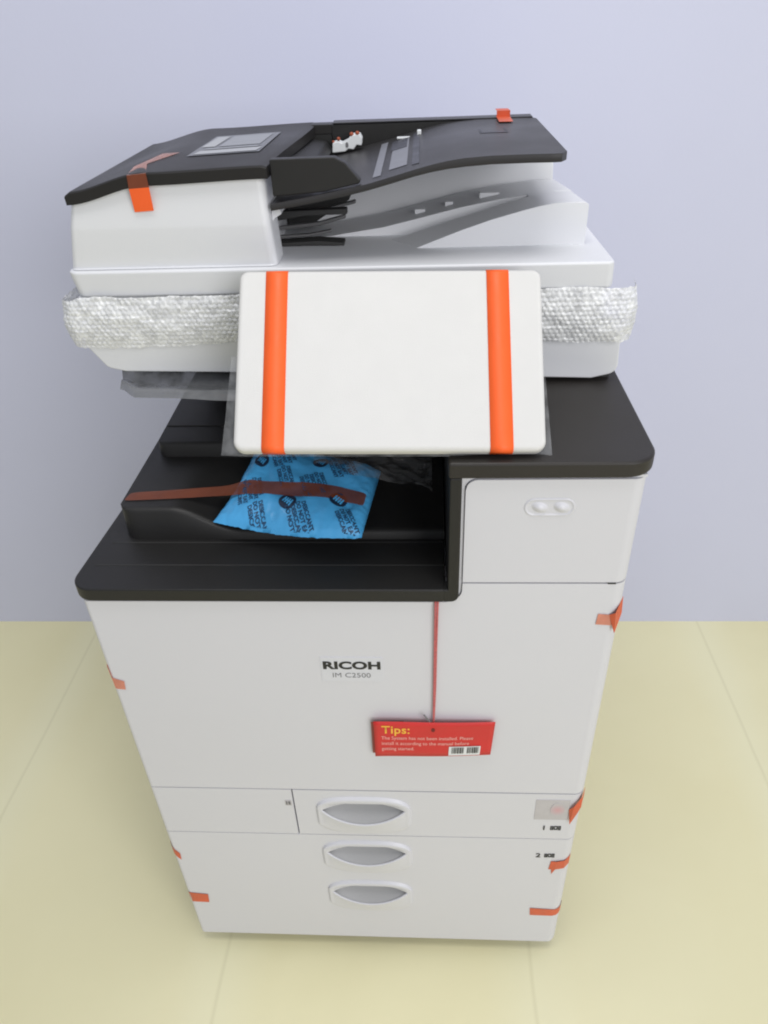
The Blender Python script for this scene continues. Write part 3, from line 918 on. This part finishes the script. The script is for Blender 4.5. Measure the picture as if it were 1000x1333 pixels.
# brown film tape across the packet and the tray
def strip_path(name, pts, w, m, label, cat='tape', group='orange tape strips', wdir=(0, 1, 0), n=8, thick=.0003):
    P = [Vector(p) for p in pts]; wd = Vector(wdir).normalized()
    bm = bmesh.new(); prev = None; S = []
    for i in range(len(P) - 1):
        for k in range(n):
            t = k / n
            p0 = P[max(0, i - 1)]; p1 = P[i]; p2 = P[i + 1]; p3 = P[min(len(P) - 1, i + 2)]
            S.append(.5 * ((2 * p1) + (-p0 + p2) * t + (2 * p0 - 5 * p1 + 4 * p2 - p3) * t * t + (-p0 + 3 * p1 - 3 * p2 + p3) * t ** 3))
    S.append(P[-1])
    for s in S:
        a = bm.verts.new(s - wd * w / 2); b = bm.verts.new(s + wd * w / 2)
        if prev: bm.faces.new((prev[0], prev[1], b, a))
        prev = (a, b)
    o = obj(name, bm, m, None, angle=80)
    sm = o.modifiers.new('thick', 'SOLIDIFY'); sm.thickness = thick; sm.offset = 0
    if label: tag(o, label, cat, group)
    return o
def packet_tape():
    rows = []
    flat_ = [(.0285, .1110, .8331), (.050, .1130, .8331), (.075, .1150, .8332), (.100, .1175, .8333), (.125, .1200, .8335), (.146, .1215, .8340)]
    for k, (x, y, z) in enumerate(flat_):
        hw = .0085 + .0025 * k / 5
        rows.append([Vector((x + .002 * q, y + hw * q, z + .0002 * math.sin(k * 2.1 + q))) for q in (-1, -.5, 0, .5, 1)])
    ctr = [(.10, .325), (.16, .330), (.23, .335), (.30, .34), (.37, .35), (.44, .362), (.51, .375), (.58, .388), (.65, .400), (.72, .410), (.79, .418), (.86, .426), (.92, .434), (.965, .440)]
    for u, v in ctr:
        rows.append([pk(u, v + .088 * q) * .5 + pk(u + .02, v + .088 * q) * .25 + pk(max(0, u - .02), v + .088 * q) * .25 + Vector((0, -.0003, .0012)) for q in (-1, -.5, 0, .5, 1)])
    bm = bmesh.new(); V = [[bm.verts.new(p) for p in r_] for r_ in rows]
    for a, b in zip(V, V[1:]):
        for k in range(4): bm.faces.new((a[k], b[k], b[k + 1], a[k + 1]))
    o = obj('tape_strip', bm, M_brown, None, angle=80)
    ss = o.modifiers.new('smooth', 'SUBSURF'); ss.levels = 2; ss.render_levels = 2
    return tag(o, 'brown translucent tape across the black output tray and blue packet', 'tape', 'orange tape strips')
packet_tape()

# crumpled clear film beside the packet
def crump(u, v):
    x = .245 + .140 * u; y = .150 - .045 * u + .075 * v
    z = .846 - .010 * u + .013 * noise.noise(Vector((u * 4, v * 3, 3))) + .006 * abs(noise.noise(Vector((u * 8, v * 6, 8)))) + .0008 * noise.noise(Vector((u * 24, v * 20, 8)))
    return (x, y, z + .006)
M_film2 = film_mat('crumpled_clear_film', (.30, .30, .31), .74, .05)
cf = obj('crumpled_film', grid(crump, 60, 40), M_film2, None, angle=40)
tag(cf, 'crumpled clear film lying in the dark output tray right of the blue packet', 'film')

# ---- red hang tag with string, barcode sticker and print
TG = empty('hang_tag', (.387, -.004, .52))
tag(TG, 'red paper tag headed Tips hanging on a red string on the front door', 'tag')
def tube(pts, r, bm=None, seg=6):
    bm = bm or bmesh.new(); rings = []
    P = [Vector(p) for p in pts]
    for i, p in enumerate(P):
        d = (P[min(i + 1, len(P) - 1)] - P[max(i - 1, 0)]).normalized()
        a = d.cross(Vector((0, 1, 0))); a = a.normalized() if a.length > 1e-4 else Vector((1, 0, 0)); b = d.cross(a)
        rings.append([bm.verts.new(p + a * r * math.cos(t * 2 * math.pi / seg) + b * r * math.sin(t * 2 * math.pi / seg)) for t in range(seg)])
    for A, B in zip(rings, rings[1:]):
        for t in range(seg): bm.faces.new((A[t], A[(t + 1) % seg], B[(t + 1) % seg], B[t]))
    bm.faces.new(rings[0]); bm.faces.new(rings[-1])
    return bm
st = tube([(.3874, .006, .7716), (.3873, -.0020, .7712), (.3872, -.0036, .766), (.3871, -.0040, .75), (.3868, -.0036, .70), (.3864, -.0036, .64), (.3860, -.0040, .585), (.3855, -.0068, .570)], .0011)
tube([(.3900, .006, .7718), (.3899, -.0020, .7714), (.3897, -.0034, .766), (.3894, -.0038, .75), (.3886, -.0030, .70), (.3880, -.0030, .64), (.3866, -.0040, .588), (.3856, -.0062, .571)], .0011, st)
obj('string', st, M_string, TG)
obj('string_end', tube([(.3858, -.0062, .574), (.3810, -.0072, .584), (.3745, -.0080, .596)], .0010), M_greyink, TG)
def tagpt(s, t):       # s across 0..1, t up 0..1
    x = .3130 + (.4605 - .3130) * s - .0032 * s * (1 - t)
    z = .5180 + (.5845 - .5180) * t - .003 * s + .004 * s * (1 - t)
    y = -.0050 - .0030 * math.sin(math.pi * s) - .004 * (1 - s) ** 4
    return Vector((x, y, z))
card = obj('card', grid(lambda s, t: tagpt(s, t), 24, 8), M_red, TG)
sm = card.modifiers.new('thick', 'SOLIDIFY'); sm.thickness = .0004; sm.offset = 1
obj('card_back', grid(lambda s, t: Vector((.3095 + .04 * s, -.0035 + .0015 * s, .5170 + .060 * t)), 4, 2), M_redback, TG)
def tag_print(name, s, x, z, size, m, bold=0, sx=1., space=1.):
    me = text_mesh(s, size, 'LEFT', bold, sx, space)
    for v in me.vertices:
        a = x + v.co.x / .1475; t = z + v.co.y * 1.25 / .069
        p = tagpt(a, t); v.co = p + Vector((0, -.0008, 0))
    return finish(name, me, m, card, smooth=False)
tag_print('heading', 'Tips:', .065, .68, .0165, M_yellow, .00025, 1.05, 1.05)
tag_print('print', 'The System has not been installed. Please', .060, .50, .0074, M_paleink, 0, .92)
tag_print('print', 'install it according to the manual before', .060, .345, .0074, M_paleink, 0, .92)
tag_print('print', 'getting started.', .060, .19, .0074, M_paleink, 0, .92)
def tagquad(name, s0, s1, t0, t1, off, m, parent):
    return obj(name, grid(lambda s, t: tagpt(s0 + (s1 - s0) * s, t0 + (t1 - t0) * t) + Vector((0, -off, 0)), 6, 1), m, parent)
bs = tagquad('barcode_sticker', .635, .905, .035, .305, .0012, M_stick, card)
x = .66; bars = bmesh.new()
while x < .885:
    w = random.choice((.004, .006, .010)); 
    if not .765 < x < .79:
        grid(lambda s, t: tagpt(x + w * s, .10 + .185 * t) + Vector((0, -.0018, 0)), 1, 1, bars)
    x += w + random.choice((.004, .006))
obj('bars', bars, M_ink, bs, smooth=False)
hole = prism([(.3855 + .0024 * math.cos(t * math.pi / 8), .5695 + .0034 * math.sin(t * math.pi / 8)) for t in range(16)], 'y', -.0092, -.0085)
obj('hole', hole, mat('dark_red', (.16, .01, .01), .6), card)

# ---- small pieces of orange tape
def wrap_tape(outline, label, m=M_otape2, off=.0009, fx=None):
    """flat piece stuck on the front, folded round the rounded vertical edge: outline = list of (x, z)"""
    bm = bmesh.new()
    vs = [bm.verts.new((x, 0, z)) for x, z in outline]
    f = bm.faces.new(vs)
    bmesh.ops.triangulate(bm, faces=[f])
    bmesh.ops.subdivide_edges(bm, edges=bm.edges[:], cuts=5, use_grid_fill=True)
    for v in bm.verts:
        x = v.co.x; q = math.pi / 2 * RC
        # arc-length mapping round the corner
        if x > W - RC:
            s = x - (W - RC)
            if s < q:
                a = s / RC; v.co.x = W - RC + (RC + off) * math.sin(a); v.co.y = RC - (RC + off) * math.cos(a)
            else: v.co.x = W + off; v.co.y = RC + s - q
        elif x < RL:
            s = RL - x; q = math.pi / 2 * RL
            if s < q:
                a = s / RL; v.co.x = RL - (RL + off) * math.sin(a); v.co.y = RL - (RL + off) * math.cos(a)
            else: v.co.x = -off; v.co.y = RL + s - q
        else: v.co.y = -off
    o = obj('tape_strip', bm, m, None, angle=80)
    tag(o, label, 'tape', 'orange tape strips')
    return o
# lifted (standing) pieces are given in 3D
def tape3(faces, label, mats=(M_otape2,)):
    bm = bmesh.new()
    for k, fc in enumerate(faces):
        f = bm.faces.new([bm.verts.new(p) for p in fc]); f.material_index = min(k, len(mats) - 1)
    me = bpy.data.meshes.new('tape_strip'); bmesh.ops.remove_doubles(bm, verts=bm.verts[:], dist=1e-5)
    bmesh.ops.recalc_face_normals(bm, faces=bm.faces[:])
    bm.to_mesh(me); bm.free()
    for m in mats: me.materials.append(m)
    o = finish('tape_strip', me, None, None, smooth=False)
    sm = o.modifiers.new('thick', 'SOLIDIFY'); sm.thickness = .0003; sm.offset = 0
    tag(o, label, 'tape', 'orange tape strips')
    return o
wrap_tape([(.5370, .1365), (.5750, .1335), (.610, .1370), (.610, .1180), (.5790, .1145), (.5385, .1155)],
          'straight red orange tape strip low on the right edge of the bottom drawer')
tape3([[(.5570, -.0009, .2700), (.5650, -.0022, .2710), (.5640, -.0022, .2510), (.5550, -.0009, .2490)],
       [(.5650, -.0022, .2710), (.5760, -.0012, .2735), (.5765, -.0012, .2535), (.5640, -.0022, .2510)],
       [(.5760, -.0012, .2735), (W - .003, .0045, .2790), (W - .003, .0045, .2580), (.5765, -.0012, .2535)],
       [(W - .003, .0045, .2790), (W + .0010, .0190, .2840), (W + .0010, .0190, .2630), (W - .003, .0045, .2580)],
       [(.5590, -.0010, .2500), (.5640, -.0022, .2510), (.5600, -.0014, .2370)]],
      'red orange tape folded round the right edge beside the number 2 mark')
tape3([[(.5685, -.0012, .3980), (.5735, -.0050, .4110), (.5830, -.0030, .4075), (.5790, -.0030, .3900), (.5715, -.0045, .3690)],
       [(.5735, -.0050, .4110), (W - .004, .0004, .4240), (W + .0009, .0100, .4330), (W + .0009, .0090, .4150), (.5830, -.0030, .4075)]],
      'crooked red orange tape lifting off the right edge beside the grey drawer label')
tape3([[(.5610, -.0009, .7540), (.5750, -.0012, .7530), (.5770, -.0012, .7380), (.5600, -.0009, .7390)],
       [(.5725, -.0010, .7530), (.5780, -.0040, .7580), (W + .0006, .0110, .7690), (W + .0006, .0060, .7500), (.5805, -.0040, .7290)]],
      'red triangle of tape peeling off the right edge of the front door', (M_faint, M_otape2))
tape3([[(.0010, .0012, .6660), (.0030, -.0006, .6480), (.0165, -.0010, .6420), (.0150, -.0010, .6280), (.0040, -.0007, .6290)],
       [(-.0012, .0100, .6720), (.0010, .0012, .6660), (.0035, -.0008, .6300), (-.0012, .0070, .6200)]],
      'faded pink orange tape scrap on the left edge of the large front door', (M_faint, M_otape2))
wrap_tape([(-.008, .3030), (.0110, .2690), (.0100, .2520), (-.0095, .2830)],
          'short slanted orange tape scrap on the upper left edge of the bottom drawer')
wrap_tape([(-.0120, .1600), (.0330, .1535), (.0310, .1295), (-.0090, .1310)],
          'level orange tape scrap low on the left edge of the bottom drawer')
# tape over the feeder lid and housing
tape3([[(.0990, .2050, cover_z(.099, .205) + .0009), (.1170, .2600, cover_z(.117, .26) + .0009), (.0990, .2600, cover_z(.099, .26) + .0009), (.0850, .2050, cover_z(.085, .205) + .0009)],
       [(.0850, .2050, cover_z(.085, .205) + .0009), (.0990, .2050, cover_z(.099, .205) + .0009), (.1120, .1580, cover_z(.112, .158) - .0003), (.0930, .1580, cover_z(.093, .158) - .0003)],
       [(.0930, .1580, cover_z(.093, .158) - .0003), (.1120, .1580, cover_z(.112, .158) - .0003), (.1125, .1578, 1.1595), (.0925, .1578, 1.1585)],
       [(.0925, .1578, 1.1585), (.1125, .1578, 1.1595), (.1115, .1612, 1.1375), (.0922, .1612, 1.1365)]],
      'orange tape strip folded from the black feeder lid down the white housing', (M_ghost, M_ghost, M_brown, M_orange))
tape3([[(.4640, .4080, 1.1784), (.4800, .4080, 1.1784), (.4800, .4070, 1.1860), (.4640, .4070, 1.1860)],
       [(.4640, .4070, 1.1860), (.4800, .4070, 1.1860), (.4795, .4360, 1.1850), (.4645, .4360, 1.1850)],
       [(.4640, .3700, 1.1790), (.4800, .3700, 1.1790), (.4800, .4080, 1.1795), (.4640, .4080, 1.1795)]],
      'small red orange tape tab on the rear edge of the feeder paper tray', (M_otape2,))

# ------------------------------------------------------------------ camera
cam = bpy.data.cameras.new('Camera'); co = bpy.data.objects.new('Camera', cam); C.objects.link(co)
right = Vector((.9984678579, .0430352935, -.0347836193)); down = Vector((-.0037848112, -.5740174414, -.8188343252)); fwd = Vector((-.0552051797, .8177114042, -.5729750847))
R3 = Matrix((right, -down, -fwd)).transposed().to_4x4()
co.matrix_world = Matrix.Translation((.3761384813, -.5892641341, 1.3004989603)) @ R3
cam.sensor_fit = 'VERTICAL'; cam.sensor_height = 36; cam.lens = 955.526 / 1333 * 36
cam.clip_start = .02; cam.clip_end = 100
scene.camera = co

# ------------------------------------------------------------------ light : soft indoor lamps
w = bpy.data.worlds.new('World'); scene.world = w; w.use_nodes = True
bgn = w.node_tree.nodes['Background']; bgn.inputs[0].default_value = (.90, .94, 1.0, 1); bgn.inputs[1].default_value = .42
def area(name, loc, target, sx, sy, power, col):
    l = bpy.data.lights.new(name, 'AREA'); l.shape = 'RECTANGLE'; l.size = sx; l.size_y = sy; l.energy = power; l.color = col
    o = bpy.data.objects.new(name, l); C.objects.link(o); o.location = loc
    o.rotation_euler = (Vector(target) - Vector(loc)).to_track_quat('-Z', 'Y').to_euler()
    return o
area('ceiling_lamp', (.38, -.22, 2.85), (.42, .0, 0), 1.2, .9, 22, (1, .985, .96))
area('front_right_light', (2.5, -3.4, 2.3), (.3, .35, .5), 2.4, 2.4, 103, (1, .99, .985))  # unseen broad area light, placed front right behind the camera

scene.view_settings.view_transform = 'Standard'; scene.view_settings.look = 'None'; scene.view_settings.exposure = 0
scene.render.engine = 'CYCLES'
scene.cycles.filter_width = 2.0
